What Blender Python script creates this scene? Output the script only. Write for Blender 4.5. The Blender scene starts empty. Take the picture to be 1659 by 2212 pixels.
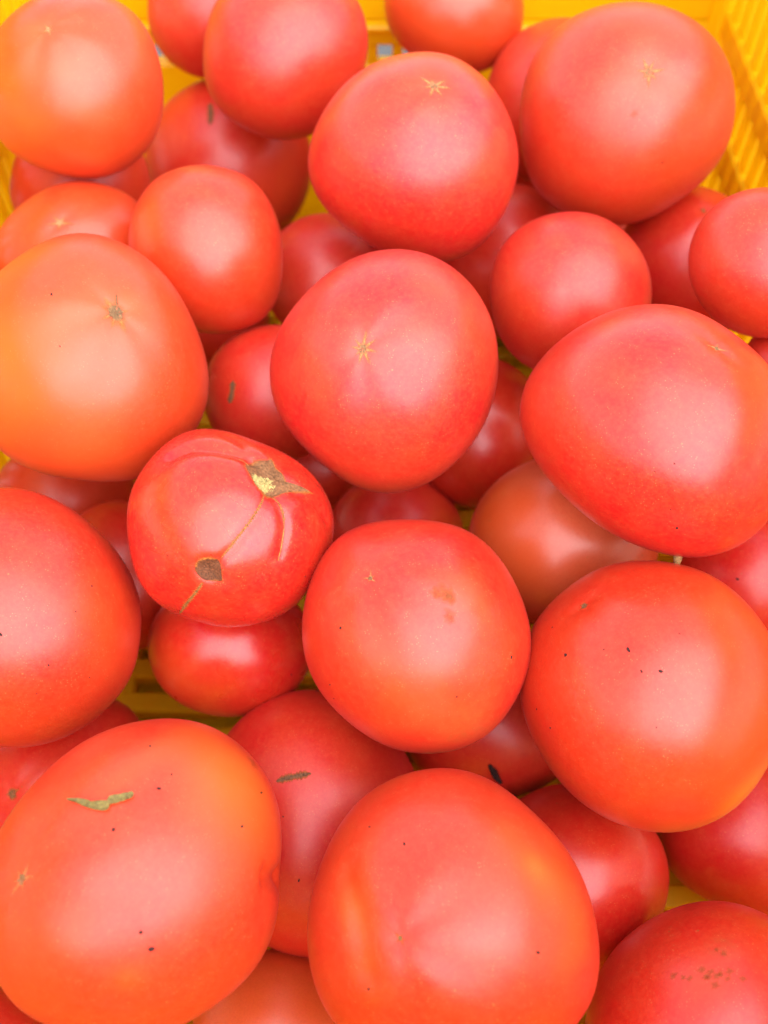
import bpy, math, random
import numpy as np
from mathutils import Vector, Matrix, Quaternion

S = bpy.context.scene
COL = S.collection
R = math.radians

# ------------------------------------------------------------------ camera
CAM_POS = (0.0, 0.0, 0.405)
cam_d = bpy.data.cameras.new("camera")
cam = bpy.data.objects.new("camera", cam_d)
COL.objects.link(cam)
cam.location = CAM_POS
cam.rotation_euler = (R(33.5), 0, 0)
cam_d.sensor_fit = 'VERTICAL'
cam_d.sensor_height = 4.54
cam_d.sensor_width = 3.405
cam_d.lens = 4.54 * 1998.0 / 2212.0
cam_d.clip_start = 0.01
cam_d.clip_end = 100.0
cam_d.dof.use_dof = True
cam_d.dof.focus_distance = 0.285
cam_d.dof.aperture_fstop = 1.0
S.camera = cam

# ------------------------------------------------------------------ light
SUN_EL, SUN_AZ = 52.0, 150.0          # azimuth from +Y towards +X
w = bpy.data.worlds.new("World")
S.world = w
w.use_nodes = True
nt = w.node_tree
nt.nodes.clear()
sky = nt.nodes.new("ShaderNodeTexSky")
sky.sky_type = 'NISHITA'
sky.sun_disc = False
sky.sun_elevation = R(SUN_EL)
sky.sun_rotation = R(SUN_AZ)
sky.air_density = 1.0
sky.dust_density = 0.4
sky.ozone_density = 1.0
hs = nt.nodes.new("ShaderNodeHueSaturation")
hs.inputs['Saturation'].default_value = 0.45
bg = nt.nodes.new("ShaderNodeBackground")
bg.inputs['Strength'].default_value = 0.15
wo = nt.nodes.new("ShaderNodeOutputWorld")
nt.links.new(sky.outputs[0], hs.inputs['Color'])
nt.links.new(hs.outputs[0], bg.inputs['Color'])
nt.links.new(bg.outputs[0], wo.inputs['Surface'])

sun_d = bpy.data.lights.new("sun", 'SUN')
sun_d.energy = 1.4
sun_d.angle = R(90)
sun_d.color = (1.0, 0.98, 0.96)
sun = bpy.data.objects.new("sun", sun_d)
COL.objects.link(sun)
sd = Vector((math.sin(R(SUN_AZ)) * math.cos(R(SUN_EL)), math.cos(R(SUN_AZ)) * math.cos(R(SUN_EL)), math.sin(R(SUN_EL))))
sun.rotation_euler = sd.to_track_quat('Z', 'Y').to_euler()
sun.location = sd * 3

S.cycles.use_adaptive_sampling = True
S.cycles.adaptive_threshold = 0.02
S.cycles.max_bounces = 6
S.cycles.diffuse_bounces = 4
S.cycles.glossy_bounces = 3
S.cycles.transparent_max_bounces = 8
S.view_settings.view_transform = 'Standard'
S.view_settings.look = 'None'
S.view_settings.exposure = 1.92
S.view_settings.gamma = 1.0
S.view_settings.use_curve_mapping = False

# ------------------------------------------------------------------ materials
def new_mat(name):
    m = bpy.data.materials.new(name)
    m.use_nodes = True
    n = m.node_tree.nodes
    return m, n, m.node_tree.links, n['Principled BSDF']

def mixc(n, l, fac, a, b):
    x = n.new("ShaderNodeMix")
    x.data_type = 'RGBA'
    for s, v in (('Factor', fac), ('A', a), ('B', b)):
        sock = [i for i in x.inputs if i.name == s and (s == 'Factor' and i.type == 'VALUE' or s != 'Factor' and i.type == 'RGBA')][0]
        if isinstance(v, (int, float)):
            sock.default_value = v
        elif isinstance(v, tuple):
            sock.default_value = v if len(v) == 4 else v + (1,)
        else:
            l.new(v, sock)
    return [o for o in x.outputs if o.type == 'RGBA'][0]

def math_n(n, l, op, a, b=None):
    x = n.new("ShaderNodeMath")
    x.operation = op
    for i, v in enumerate((a, b)):
        if v is None:
            continue
        if isinstance(v, (int, float)):
            x.inputs[i].default_value = v
        else:
            l.new(v, x.inputs[i])
    return x.outputs[0]

def noise(n, l, vec, scale, detail=2.0, rough=0.5):
    x = n.new("ShaderNodeTexNoise")
    x.inputs['Scale'].default_value = scale
    x.inputs['Detail'].default_value = detail
    x.inputs['Roughness'].default_value = rough
    if vec is not None:
        l.new(vec, x.inputs['Vector'])
    return x.outputs['Fac']

def ramp(n, l, fac, lo, hi, a=0.0, b=1.0):
    x = n.new("ShaderNodeMapRange")
    x.inputs['From Min'].default_value = lo
    x.inputs['From Max'].default_value = hi
    x.inputs['To Min'].default_value = a
    x.inputs['To Max'].default_value = b
    l.new(fac, x.inputs['Value'])
    return x.outputs[0]

def skin_material():
    m, n, l, p = new_mat("tomato_skin")
    oi = n.new("ShaderNodeObjectInfo")
    tc = n.new("ShaderNodeTexCoord")
    va = n.new("ShaderNodeVectorMath"); va.operation = 'ADD'
    rv = n.new("ShaderNodeCombineXYZ")
    rr = math_n(n, l, 'MULTIPLY', oi.outputs['Random'], 7.0)
    for i in range(3):
        l.new(rr, rv.inputs[i])
    l.new(tc.outputs['Object'], va.inputs[0]); l.new(rv.outputs[0], va.inputs[1])
    vec = va.outputs[0]
    at = n.new("ShaderNodeAttribute"); at.attribute_name = "tint"
    sep = n.new("ShaderNodeSeparateColor"); l.new(at.outputs['Color'], sep.inputs[0])
    # uneven ripeness
    n1 = ramp(n, l, noise(n, l, vec, 26, 2.0, 0.55), 0.42, 0.75, 0.0, 0.40)
    c = mixc(n, l, n1, oi.outputs['Color'], (0.60, 0.07, 0.010))
    n2 = ramp(n, l, noise(n, l, vec, 150, 2.0, 0.6), 0.35, 0.7, 0.0, 0.12)
    c = mixc(n, l, n2, c, (0.62, 0.10, 0.02))
    n3 = ramp(n, l, noise(n, l, vec, 620, 2.0, 0.7), 0.38, 0.66, 0.0, 0.30)
    c = mixc(n, l, n3, c, (0.66, 0.075, 0.028))
    n4 = ramp(n, l, noise(n, l, vec, 1500, 1.0, 0.7), 0.45, 0.7, 0.0, 0.22)
    c = mixc(n, l, n4, c, (0.42, 0.008, 0.005))
    # painted ripeness marks, and flare glow on left-edge fruit: warm, olive, yellow, pale
    wv = math_n(n, l, 'MULTIPLY', sep.outputs[0], ramp(n, l, noise(n, l, vec, 90, 2.0), 0.2, 0.8, 0.65, 1.2))
    c = mixc(n, l, wv, c, (0.63, 0.070, 0.008))
    c = mixc(n, l, sep.outputs[2], c, (0.63, 0.135, 0.012))
    ol = math_n(n, l, 'MULTIPLY', sep.outputs[1], ramp(n, l, noise(n, l, vec, 500, 2.0), 0.3, 0.7, 0.5, 1.3))
    c = mixc(n, l, ol, c, (0.30, 0.105, 0.022))
    c = mixc(n, l, at.outputs['Alpha'], c, (0.62, 0.09, 0.06))
    # fine pale dots of the skin
    vo = n.new("ShaderNodeTexVoronoi"); vo.inputs['Scale'].default_value = 1150
    l.new(vec, vo.inputs['Vector'])
    dots = ramp(n, l, vo.outputs['Distance'], 0.12, 0.26, 1.0, 0.0)
    sel = ramp(n, l, noise(n, l, vec, 300, 1.0), 0.5, 0.62, 0.0, 1.0)
    dots = math_n(n, l, 'MULTIPLY', math_n(n, l, 'MULTIPLY', dots, sel), 0.75)
    c = mixc(n, l, dots, c, (0.64, 0.15, 0.05))
    # rare darker flecks
    vo2 = n.new("ShaderNodeTexVoronoi"); vo2.inputs['Scale'].default_value = 210
    l.new(vec, vo2.inputs['Vector'])
    fl = ramp(n, l, vo2.outputs['Distance'], 0.05, 0.085, 1.0, 0.0)
    fs = ramp(n, l, noise(n, l, vec, 60, 1.0), 0.56, 0.62, 0.0, 1.0)
    c = mixc(n, l, math_n(n, l, 'MULTIPLY', math_n(n, l, 'MULTIPLY', fl, fs), 0.6), c, (0.33, 0.13, 0.03))
    l.new(c, p.inputs['Base Color'])
    ro = ramp(n, l, noise(n, l, vec, 120, 1.0), 0.3, 0.7, 0.37, 0.43)
    l.new(math_n(n, l, 'MULTIPLY', ro, oi.outputs['Alpha']), p.inputs['Roughness'])   # each fruit has its own gloss
    p.inputs['IOR'].default_value = 1.58
    p.inputs['Sheen Weight'].default_value = 0.015
    p.inputs['Sheen Roughness'].default_value = 0.5
    p.inputs['Sheen Tint'].default_value = (1.0, 0.75, 0.7, 1)
    b = n.new("ShaderNodeBump")
    b.inputs['Strength'].default_value = 0.25
    b.inputs['Distance'].default_value = 0.0001
    l.new(noise(n, l, vec, 900, 1.0), b.inputs['Height'])
    l.new(b.outputs[0], p.inputs['Normal'])
    return m

def scar_material():
    m, n, l, p = new_mat("scar_cork")
    at = n.new("ShaderNodeAttribute"); at.attribute_name = "tint"
    tc = n.new("ShaderNodeTexCoord")
    f = noise(n, l, tc.outputs['Object'], 1300, 4.0, 0.65)
    k = ramp(n, l, f, 0.3, 0.7, 0.5, 1.45)
    x = n.new("ShaderNodeVectorMath"); x.operation = 'SCALE'
    l.new(at.outputs['Color'], x.inputs[0]); l.new(k, x.inputs['Scale'])
    l.new(x.outputs[0], p.inputs['Base Color'])
    l.new(at.outputs['Alpha'], p.inputs['Alpha'])
    p.inputs['Roughness'].default_value = 0.7
    p.inputs['Specular IOR Level'].default_value = 0.2
    b = n.new("ShaderNodeBump"); b.inputs['Strength'].default_value = 0.5
    b.inputs['Distance'].default_value = 0.0003
    l.new(f, b.inputs['Height']); l.new(b.outputs[0], p.inputs['Normal'])
    return m

def plastic_material():
    m, n, l, p = new_mat("yellow_plastic")
    tc = n.new("ShaderNodeTexCoord")
    geo = n.new("ShaderNodeNewGeometry")
    f = noise(n, l, geo.outputs['Position'], 35, 4.0, 0.6)
    c = mixc(n, l, ramp(n, l, f, 0.3, 0.75, 0.0, 1.0), (0.98, 0.67, 0.002), (0.97, 0.62, 0.003))
    g = ramp(n, l, noise(n, l, geo.outputs['Position'], 160, 5.0, 0.7), 0.58, 0.78, 0.0, 0.35)
    c = mixc(n, l, g, c, (0.88, 0.50, 0.02))
    l.new(c, p.inputs['Base Color'])
    p.inputs['Roughness'].default_value = 0.42
    tr = n.new("ShaderNodeBsdfTranslucent"); l.new(c, tr.inputs['Color'])
    mx = n.new("ShaderNodeMixShader"); mx.inputs[0].default_value = 0.5
    out = [q for q in n if q.type == 'OUTPUT_MATERIAL'][0]
    l.new(p.outputs[0], mx.inputs[1]); l.new(tr.outputs[0], mx.inputs[2])
    l.new(mx.outputs[0], out.inputs['Surface'])
    b = n.new("ShaderNodeBump"); b.inputs['Strength'].default_value = 0.2
    b.inputs['Distance'].default_value = 0.0004
    l.new(noise(n, l, geo.outputs['Position'], 300, 3.0), b.inputs['Height'])
    l.new(b.outputs[0], p.inputs['Normal'])
    return m

def plain_material(name, col, rough, nscale, dark):
    m, n, l, p = new_mat(name)
    geo = n.new("ShaderNodeNewGeometry")
    f = ramp(n, l, noise(n, l, geo.outputs['Position'], nscale, 5.0, 0.65), 0.3, 0.7)
    l.new(mixc(n, l, f, col, dark), p.inputs['Base Color'])
    p.inputs['Roughness'].default_value = rough
    b = n.new("ShaderNodeBump"); b.inputs['Strength'].default_value = 0.4
    b.inputs['Distance'].default_value = 0.002
    l.new(f, b.inputs['Height']); l.new(b.outputs[0], p.inputs['Normal'])
    return m

SKIN = skin_material()
SCAR = scar_material()
PLASTIC = plastic_material()
GROUND = plain_material("grey_concrete", (0.13, 0.125, 0.12), 0.9, 40, (0.08, 0.08, 0.078))
SOIL = plain_material("dark_soil", (0.020, 0.004, 0.004), 0.8, 2500, (0.045, 0.010, 0.008))
LEAF = plain_material("dry_leaf", (0.30, 0.22, 0.05), 0.7, 900, (0.14, 0.09, 0.025))

# ------------------------------------------------------------------ object helpers
def link(name, mesh, mat=None, parent=None):
    o = bpy.data.objects.new(name, mesh)
    COL.objects.link(o)
    if mat is not None and mesh is not None and not mesh.materials:
        mesh.materials.append(mat)
    if parent is not None:
        o.parent = parent
    return o

def tag(o, label, cat, group=None):
    o['label'] = label
    o['category'] = cat
    if group:
        o['group'] = group

def mesh_from(name, v, f, smooth=True):
    me = bpy.data.meshes.new(name)
    me.from_pydata([tuple(map(float, p)) for p in v], [], [tuple(int(i) for i in q) for q in f])
    if smooth:
        me.polygons.foreach_set("use_smooth", [True] * len(me.polygons))
    me.update()
    return me

def bevel_box(name, sx, sy, sz, b):
    """box centred on the origin with chamfered edges (24 verts)"""
    v, idx = [], {}
    hx, hy, hz = sx / 2, sy / 2, sz / 2
    for i in (-1, 1):
        for j in (-1, 1):
            for k in (-1, 1):
                for ax, p in enumerate(((i*hx, j*(hy-b), k*(hz-b)), (i*(hx-b), j*hy, k*(hz-b)), (i*(hx-b), j*(hy-b), k*hz))):
                    idx[(i, j, k, ax)] = len(v); v.append(p)
    f = []
    cyc = ((-1, -1), (1, -1), (1, 1), (-1, 1))
    for s in (-1, 1):
        f.append([idx[(s, p, q, 0)] for p, q in cyc][::s])
        f.append([idx[(q, s, p, 1)] for p, q in cyc][::s])
        f.append([idx[(p, q, s, 2)] for p, q in cyc][::s])
    for s in (-1, 1):
        for t_ in (-1, 1):
            f.append([idx[(s, t_, -1, 0)], idx[(s, t_, 1, 0)], idx[(s, t_, 1, 1)], idx[(s, t_, -1, 1)]])
            f.append([idx[(s, -1, t_, 0)], idx[(s, 1, t_, 0)], idx[(s, 1, t_, 2)], idx[(s, -1, t_, 2)]])
            f.append([idx[(-1, s, t_, 1)], idx[(1, s, t_, 1)], idx[(1, s, t_, 2)], idx[(-1, s, t_, 2)]])
            for u_ in (-1, 1):
                f.append([idx[(s, t_, u_, a)] for a in range(3)])
    me = mesh_from(name, v, f, smooth=False)
    import bmesh
    bm = bmesh.new(); bm.from_mesh(me); bmesh.ops.recalc_face_normals(bm, faces=bm.faces); bm.to_mesh(me); bm.free()
    return me

# ------------------------------------------------------------------ setting
gv = [(-6, -6, 0), (6, -6, 0), (6, 6, 0), (-6, 6, 0)]
ground = link("ground", mesh_from("ground", gv, [(0, 1, 2, 3)], False), GROUND)
ground['kind'] = 'structure'
ground['label'] = "grey concrete ground beneath the crate"

# ------------------------------------------------------------------ crate
WX, Y0, Y1, ZF, ZT = 0.175, -0.080, 0.496, 0.015, 0.240
crate = bpy.data.objects.new("harvest_crate", None)
COL.objects.link(crate)
crate.location = (0, 0, 0)
tag(crate, "open yellow plastic crate with slatted side walls holding the tomatoes", "crate")
_box_cache = {}
def cbox(name, x0, x1, y0, y1, z0, z1, bev=0.0008, parent=None):
    key = (name, round(x1-x0, 5), round(y1-y0, 5), round(z1-z0, 5))
    if key not in _box_cache:
        me = bevel_box(name, x1-x0, y1-y0, z1-z0, min(bev, 0.3*min(x1-x0, y1-y0, z1-z0)))
        me.materials.append(PLASTIC)
        _box_cache[key] = me
    o = link(name, _box_cache[key], None, parent or crate)
    o.location = Vector(((x0+x1)/2, (y0+y1)/2, (z0+z1)/2)) - (parent.location if parent else Vector())
    return o

ROWS = [(0.050, 0.098), (0.1155, 0.1395), (0.1520, 0.2050)]   # slot rows
BANDS = [(ZF-0.010, 0.050), (0.098, 0.1155), (0.1395, 0.1520), (0.2050, 0.2350)]
PITCH, SLW = 0.0140, 0.0088
for s in (-1, 1):
    def sx(a, b):
        return (s*a, s*b) if s > 0 else (-b, -a)
    xb = sx(WX, WX+0.012)
    for z0, z1 in BANDS[::-1]:
        lower = cbox("side_band", *xb, Y0+0.014, Y1-0.020, z0, z1, 0.0012)
    xs = sx(WX+0.0018, WX+0.0072)
    y = Y1 - 0.020 - 0.0052
    while y - SLW > Y0 + 0.016:
        cbox("slat", *xs, y-SLW, y, 0.048, 0.207, 0.001, lower)
        y -= PITCH
    for ya, yb in ((Y1-0.020, Y1), (Y0, Y0+0.014)):
        cbox("corner_post", *sx(WX-0.001, WX+0.014), ya, yb, ZF-0.010, 0.235, 0.002)
    cbox("rim", *sx(WX-0.002, WX+0.030), Y0-0.030, Y1+0.030, 0.2352, 0.2450, 0.002)
for s, yw in ((1, Y1), (-1, Y0)):
    def sy(a, b):
        return (yw+a, yw+b) if s > 0 else (yw-b, yw-a)
    X = WX + 0.0125
    lower = cbox("end_panel", -X, X, *sy(0.0003, 0.010), ZF-0.010, 0.1105, 0.001)
    x = -X + 0.010
    while x + 0.006 < X:
        cbox("slot_divider", x, x+0.0060, *sy(0.001, 0.008), 0.1095, 0.1220, 0.0006, lower)
        x += 0.0140
    cbox("end_panel", -X, X, *sy(0.0003, 0.010), 0.1212, 0.1300, 0.001)
    cbox("end_ledge", -X, X, *sy(-0.003, 0.010), 0.1302, 0.1335, 0.001)
    cbox("end_recess", -X, X, *sy(0.004, 0.010), 0.1337, 0.1560, 0.001)
    cbox("end_panel", -X, X, *sy(0.0003, 0.010), 0.1562, 0.2350, 0.001)
    cbox("rim", -WX+0.0022, WX-0.0022, *sy(-0.002, 0.030), 0.2352, 0.2450, 0.002)
# floor grid; closed base plate added beneath so the slots shade brown
plate = cbox("added_base_plate", -WX, WX, Y0+0.0006, Y1-0.0006, 0.0008, 0.0022, 0.0003)
y = Y0 + 0.004
while y + 0.009 < Y1:
    cbox("floor_bar", -WX+0.001, WX-0.001, y, y+0.0092, ZF-0.009, ZF, 0.0008, plate)
    y += 0.0163
for x in (-0.117, -0.059, 0.0, 0.059, 0.117):
    cbox("floor_rib", x-0.004, x+0.004, Y0+0.001, Y1-0.001, ZF-0.0122, ZF-0.0015, 0.0008, plate)

# ------------------------------------------------------------------ tomatoes
def cube_sphere(N):
    g = np.tan(np.linspace(-1, 1, N+1) * math.pi / 4)
    key, verts, faces = {}, [], []
    for ax in range(3):
        for s in (-1, 1):
            ids = np.empty((N+1, N+1), int)
            for i in range(N+1):
                for j in range(N+1):
                    p = [0, 0, 0]
                    p[ax] = s; p[(ax+1) % 3] = g[i]; p[(ax+2) % 3] = g[j]
                    k = (round(p[0], 5), round(p[1], 5), round(p[2], 5))
                    if k not in key:
                        key[k] = len(verts); verts.append(p)
                    ids[i, j] = key[k]
            a, b, c, d = ids[:-1, :-1].ravel(), ids[1:, :-1].ravel(), ids[1:, 1:].ravel(), ids[:-1, 1:].ravel()
            q = np.stack((a, b, c, d), 1)
            faces.append(q if s > 0 else q[:, ::-1])
    v = np.array(verts, float)
    v /= np.linalg.norm(v, axis=1)[:, None]
    return v, np.concatenate(faces)

CS = {}
def get_cs(N):
    if N not in CS:
        CS[N] = cube_sphere(N)
    return CS[N]

def seg_dist(P, a, b):
    ab = b - a
    t = np.clip(((P - a) @ ab) / max(ab @ ab, 1e-9), 0, 1)
    return np.linalg.norm(P - (a + t[:, None] * ab), axis=1)

class Surface:
    """tomato body: triaxial form, outline harmonics, lobes, dimple and grooves"""
    def __init__(self, T, seed):
        self.T = T
        self.ax = np.array(T['axes'])
        self.rm = float(self.ax.mean())
        rng = np.random.RandomState(seed)
        self.wd = rng.normal(size=(7, 3)); self.wd /= np.linalg.norm(self.wd, axis=1)[:, None]
        self.wf = rng.uniform(2.0, 4.6, 7); self.wp = rng.uniform(0, 6.28, 7); self.wa = rng.uniform(.0012, .0034, 7)
        self.pole = None
        for m in T['marks']:
            if m[0] == 'star' and self.pole is None:
                d = np.array(m[1]); self.pole = d / np.linalg.norm(d)
        if self.pole is None:
            d = rng.normal(size=3); d[2] = -abs(d[2]); self.pole = d / np.linalg.norm(d)
        e = np.cross(self.pole, [0.3, 0.9, 0.2]); self.e1 = e / np.linalg.norm(e); self.e2 = np.cross(self.pole, self.e1)
        self.nl = rng.randint(4, 7); self.lp = rng.uniform(0, 6.28)
        self.gro = [m for m in T['marks'] if m[0] == 'groove']
    def __call__(self, U):
        U = np.atleast_2d(U)
        U = U / np.linalg.norm(U, axis=1)[:, None]
        h = self.T['shape']
        rho = np.hypot(U[:, 0], U[:, 1]); psi = np.arctan2(U[:, 1], U[:, 0])
        mul = np.ones(len(U))
        for m in range(1, len(h)//2 + 1):
            mul += (h[2*m-2]*np.cos(m*psi) + h[2*m-1]*np.sin(m*psi)) * rho**m
        P = U * self.ax
        P[:, 0] *= mul; P[:, 1] *= mul
        k = np.ones(len(U))
        for d, f_, p_, a_ in zip(self.wd, self.wf, self.wp, self.wa):
            k += a_ * np.cos(f_ * (U @ d) * 1.6 + p_)
        cz = U @ self.pole
        ang = np.arccos(np.clip(cz, -1, 1)); phi = np.arctan2(U @ self.e2, U @ self.e1)
        k += 0.007 * np.cos(self.nl*phi + self.lp) * np.exp(-((ang-0.55)/0.4)**2)
        k -= 0.016 * np.exp(-(ang/0.10)**2) + 0.010*np.exp(-(ang/0.3)**2)
        P = P * k[:, None]
        for _, pts, wdt, dep in self.gro:
            q = np.array(pts); dd = np.full(len(U), 9.0)
            for a, b in zip(q[:-1], q[1:]):
                dd = np.minimum(dd, seg_dist(U, a, b))
            P -= U * (dep * np.exp(-(dd*self.rm/wdt)**2))[:, None]
        return P
    def normal(self, U, e=0.01):
        U = np.atleast_2d(U); U = U / np.linalg.norm(U, axis=1)[:, None]
        ref = np.where(np.abs(U[:, 2:3]) < 0.9, [[0, 0, 1.0]], [[1.0, 0, 0]])
        t1 = np.cross(ref, U); t1 /= np.linalg.norm(t1, axis=1)[:, None]
        t2 = np.cross(U, t1)
        n = np.cross(self(U + e*t1) - self(U - e*t1), self(U + e*t2) - self(U - e*t2))
        n /= np.linalg.norm(n, axis=1)[:, None]
        return n

def set_tint(me, rgba):
    a = me.color_attributes.new("tint", 'FLOAT_COLOR', 'POINT')
    a.data.foreach_set("color", np.asarray(rgba, np.float32).ravel())

def basis(d):
    d = np.array(d, float); d /= np.linalg.norm(d)
    ref = np.array([0, 1.0, 0]) if abs(d[1]) < 0.9 else np.array([1.0, 0, 0])
    t1 = np.cross(ref, d); t1 /= np.linalg.norm(t1)
    return d, t1, np.cross(d, t1)

def on_surface(sf, c, off, lift):
    """unit-sphere centre c, offsets in metres -> points lying on the skin"""
    d, t1, t2 = basis(c)
    U = d + (off[:, :1]*t1 + off[:, 1:]*t2) / sf.rm
    return sf(U) + sf.normal(U) * np.asarray(lift)[:, None]

TONE = {'pale': ((.52, .22, .09), (.62, .16, .05)), 'tan': ((.27, .13, .055), (.62, .20, .065)),
        'brown': ((.20, .105, .045), (.60, .19, .04)), 'green': ((.24, .15, .05), (.60, .11, .02)),
        'olive': ((.22, .085, .022), (.34, .09, .02))}

def star_mesh(sf, c, size, n, tone, rng):
    """cork scar: ragged core with tapering rays, fading into the skin"""
    M, K = 96, 9
    phis = np.linspace(0, 2*math.pi, M, endpoint=False)
    arms = np.sort(rng.uniform(0, 2*math.pi/n*0.5, n) + np.arange(n)*2*math.pi/n)
    ln = rng.uniform(0.45, 1.0, n)
    r0 = 0.46 if tone == 'brown' else 0.26
    rad = np.full(M, r0)
    for a, L in zip(arms, ln):
        dd = np.abs((phis - a + math.pi) % (2*math.pi) - math.pi)
        rad = np.maximum(rad, r0 + max(0, L-r0)*np.exp(-(dd/0.17)**1.3))
    rad += rng.uniform(-.03, .03, M)
    if tone == 'brown':
        rad *= 1 + .18*np.cos(2*phis + rng.uniform(0, 6)) + .08*np.cos(3*phis + rng.uniform(0, 6))
    core, edge = map(np.array, TONE[tone])
    off, col, lift = [[0, 0]], [list(core) + [0.9]], [-.00005]
    for k in range(1, K+1):
        fr = (k/K)**1.3
        for i in range(M):
            r = rad[i]*fr
            off.append([size*r*math.cos(phis[i]), size*r*math.sin(phis[i])])
            mix = min(1, max(0, (r-r0*.55)/(r0*.6)))
            cc = core*(1-mix)*rng.uniform(.75, 1.2) + edge*mix
            al = 1.0 - max(0, (fr-0.45)/0.55)
            al *= 1.0 - 0.40*min(1, r)
            col.append(list(cc) + [max(0, min(1, al))])
            lift.append(.00010 if r > .2 else .00002 + .0001*rng.rand())
    P = on_surface(sf, c, np.array(off), lift)
    f = [(0, 1+i, 1+(i+1) % M) for i in range(M)]
    for k in range(K-1):
        a0, b0 = 1+k*M, 1+(k+1)*M
        f += [(a0+i, b0+i, b0+(i+1) % M, a0+(i+1) % M) for i in range(M)]
    me = mesh_from("blossom_scar", P, f)
    set_tint(me, col)
    return me

def smudge_mesh(sf, c, size, strength, rng):
    """soft-edged brown blemish of irregular outline"""
    M, K = 40, 6
    ph = np.linspace(0, 2*math.pi, M, endpoint=False)
    rad = np.ones(M)
    for k in range(2, 7):
        rad += rng.uniform(-.16, .16)*np.cos(k*ph + rng.uniform(0, 6.28))
    st = rng.uniform(.65, 1.0); ro = rng.uniform(-.5, .5)
    off, col = [[0, 0]], [[.30, .095, .025, .7*strength]]
    for k in range(1, K+1):
        fr = k/K
        for i in range(M):
            x, y_ = size*rad[i]*fr*math.cos(ph[i]), size*rad[i]*fr*math.sin(ph[i])*st
            off.append([x*math.cos(ro)-y_*math.sin(ro), x*math.sin(ro)+y_*math.cos(ro)])
            q = rng.uniform(.8, 1.15)
            col.append([(.30+.22*fr)*q, (.095+.02*fr)*q, .025, .7*strength*max(0, 1-fr**1.6)])
    P = on_surface(sf, c, np.array(off), np.full(len(off), .00008))
    f = [(0, 1+i, 1+(i+1) % M) for i in range(M)]
    for k in range(K-1):
        a0, b0 = 1+k*M, 1+(k+1)*M
        f += [(a0+i, b0+i, b0+(i+1) % M, a0+(i+1) % M) for i in range(M)]
    me = mesh_from("blemish", P, f)
    set_tint(me, col)
    return me

def catmull(pts, n):
    p = np.array(pts, float)
    p = np.vstack((2*p[0]-p[1], p, 2*p[-1]-p[-2]))
    out = []
    segs = len(p) - 3
    for i in range(segs):
        for t in np.linspace(0, 1, n, endpoint=(i == segs-1)):
            a, b, c, d = p[i:i+4]
            out.append(0.5*((2*b) + (c-a)*t + (2*a-5*b+4*c-d)*t*t + (3*b-a-3*c+d)*t**3))
    return np.array(out)

def ribbon_mesh(sf, name, pts, width, style, rng):
    """raised scar line along a path of surface directions"""
    n = 14
    path = catmull(pts, n)
    path /= np.linalg.norm(path, axis=1)[:, None]
    L = len(path)
    U, lift, col = [], [], []
    cols = {'dash': ((.16, .075, .035), (.56, .13, .03)), 'zip': ((.26, .11, .03), (.52, .15, .025)), 'yellow': ((.55, .20, .05), (.58, .14, .035))}[style]
    C = 7
    for i in range(L):
        tn = path[min(i+1, L-1)] - path[max(i-1, 0)]
        sd_ = np.cross(path[i], tn); sd_ /= np.linalg.norm(sd_)
        u = i/(L-1)
        taper = min(1, 6*u + .15, 6*(1-u) + .15) if style == 'dash' else min(1, 3*u+.5, 3*(1-u)+.4)
        wv = width*taper*(rng.uniform(.7, 1.25))
        if style == 'zip':
            wv *= 2.1 if i % 3 == 0 else 0.75
        for j in range(C):
            s = (j/(C-1)-0.5)*2
            U.append(path[i] + sd_ * s * wv * 0.85 / sf.rm)
            e = abs(s)
            k = min(1, max(0, (e-0.45)/0.3))
            cc = np.array(cols[0])*(1-k)*rng.uniform(.7, 1.2) + np.array(cols[1])*k
            col.append(list(cc) + [1.0 if e < .5 else (0.75 if e < .8 else 0.0)])
            lift.append((.00016 if style != 'dash' else .00010)*(1-e*e) + .00006)
    U = np.array(U)
    P = sf(U) + sf.normal(U)*np.array(lift)[:, None]
    f = [(i*C+j, i*C+j+1, (i+1)*C+j+1, (i+1)*C+j) for i in range(L-1) for j in range(C-1)]
    me = mesh_from(name, P, f)
    set_tint(me, col)
    return me

def patch_grid(sf, pts, K, rng, jag=0.03, sub=4):
    """concentric rings filling a closed outline given as surface directions"""
    q = np.array(pts)
    cl = np.vstack((q, q[:1]))
    n_ = len(q)
    out = []
    for i in range(n_):
        a, b, c_, d = q[i-1], q[i], q[(i+1) % n_], q[(i+2) % n_]
        for t in np.arange(sub)/sub:
            out.append(0.5*(2*b + (c_-a)*t + (2*a-5*b+4*c_-d)*t*t + (3*b-a-3*c_+d)*t**3))
    out = np.array(out)
    c = out.mean(0); c /= np.linalg.norm(c)
    M = len(out)
    jit = 1 + rng.uniform(-jag, jag, M)
    U, fr = [c], [0.0]
    for k in range(1, K+1):
        for i in range(M):
            U.append(c + (out[i]-c)*(k/K)*(jit[i] if k == K else 1))
            fr.append(k/K)
    f = [(0, 1+i, 1+(i+1) % M) for i in range(M)]
    for k in range(K-1):
        a0, b0 = 1+k*M, 1+(k+1)*M
        f += [(a0+i, b0+i, b0+(i+1) % M, a0+(i+1) % M) for i in range(M)]
    return np.array(U), np.array(fr), f, M

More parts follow.
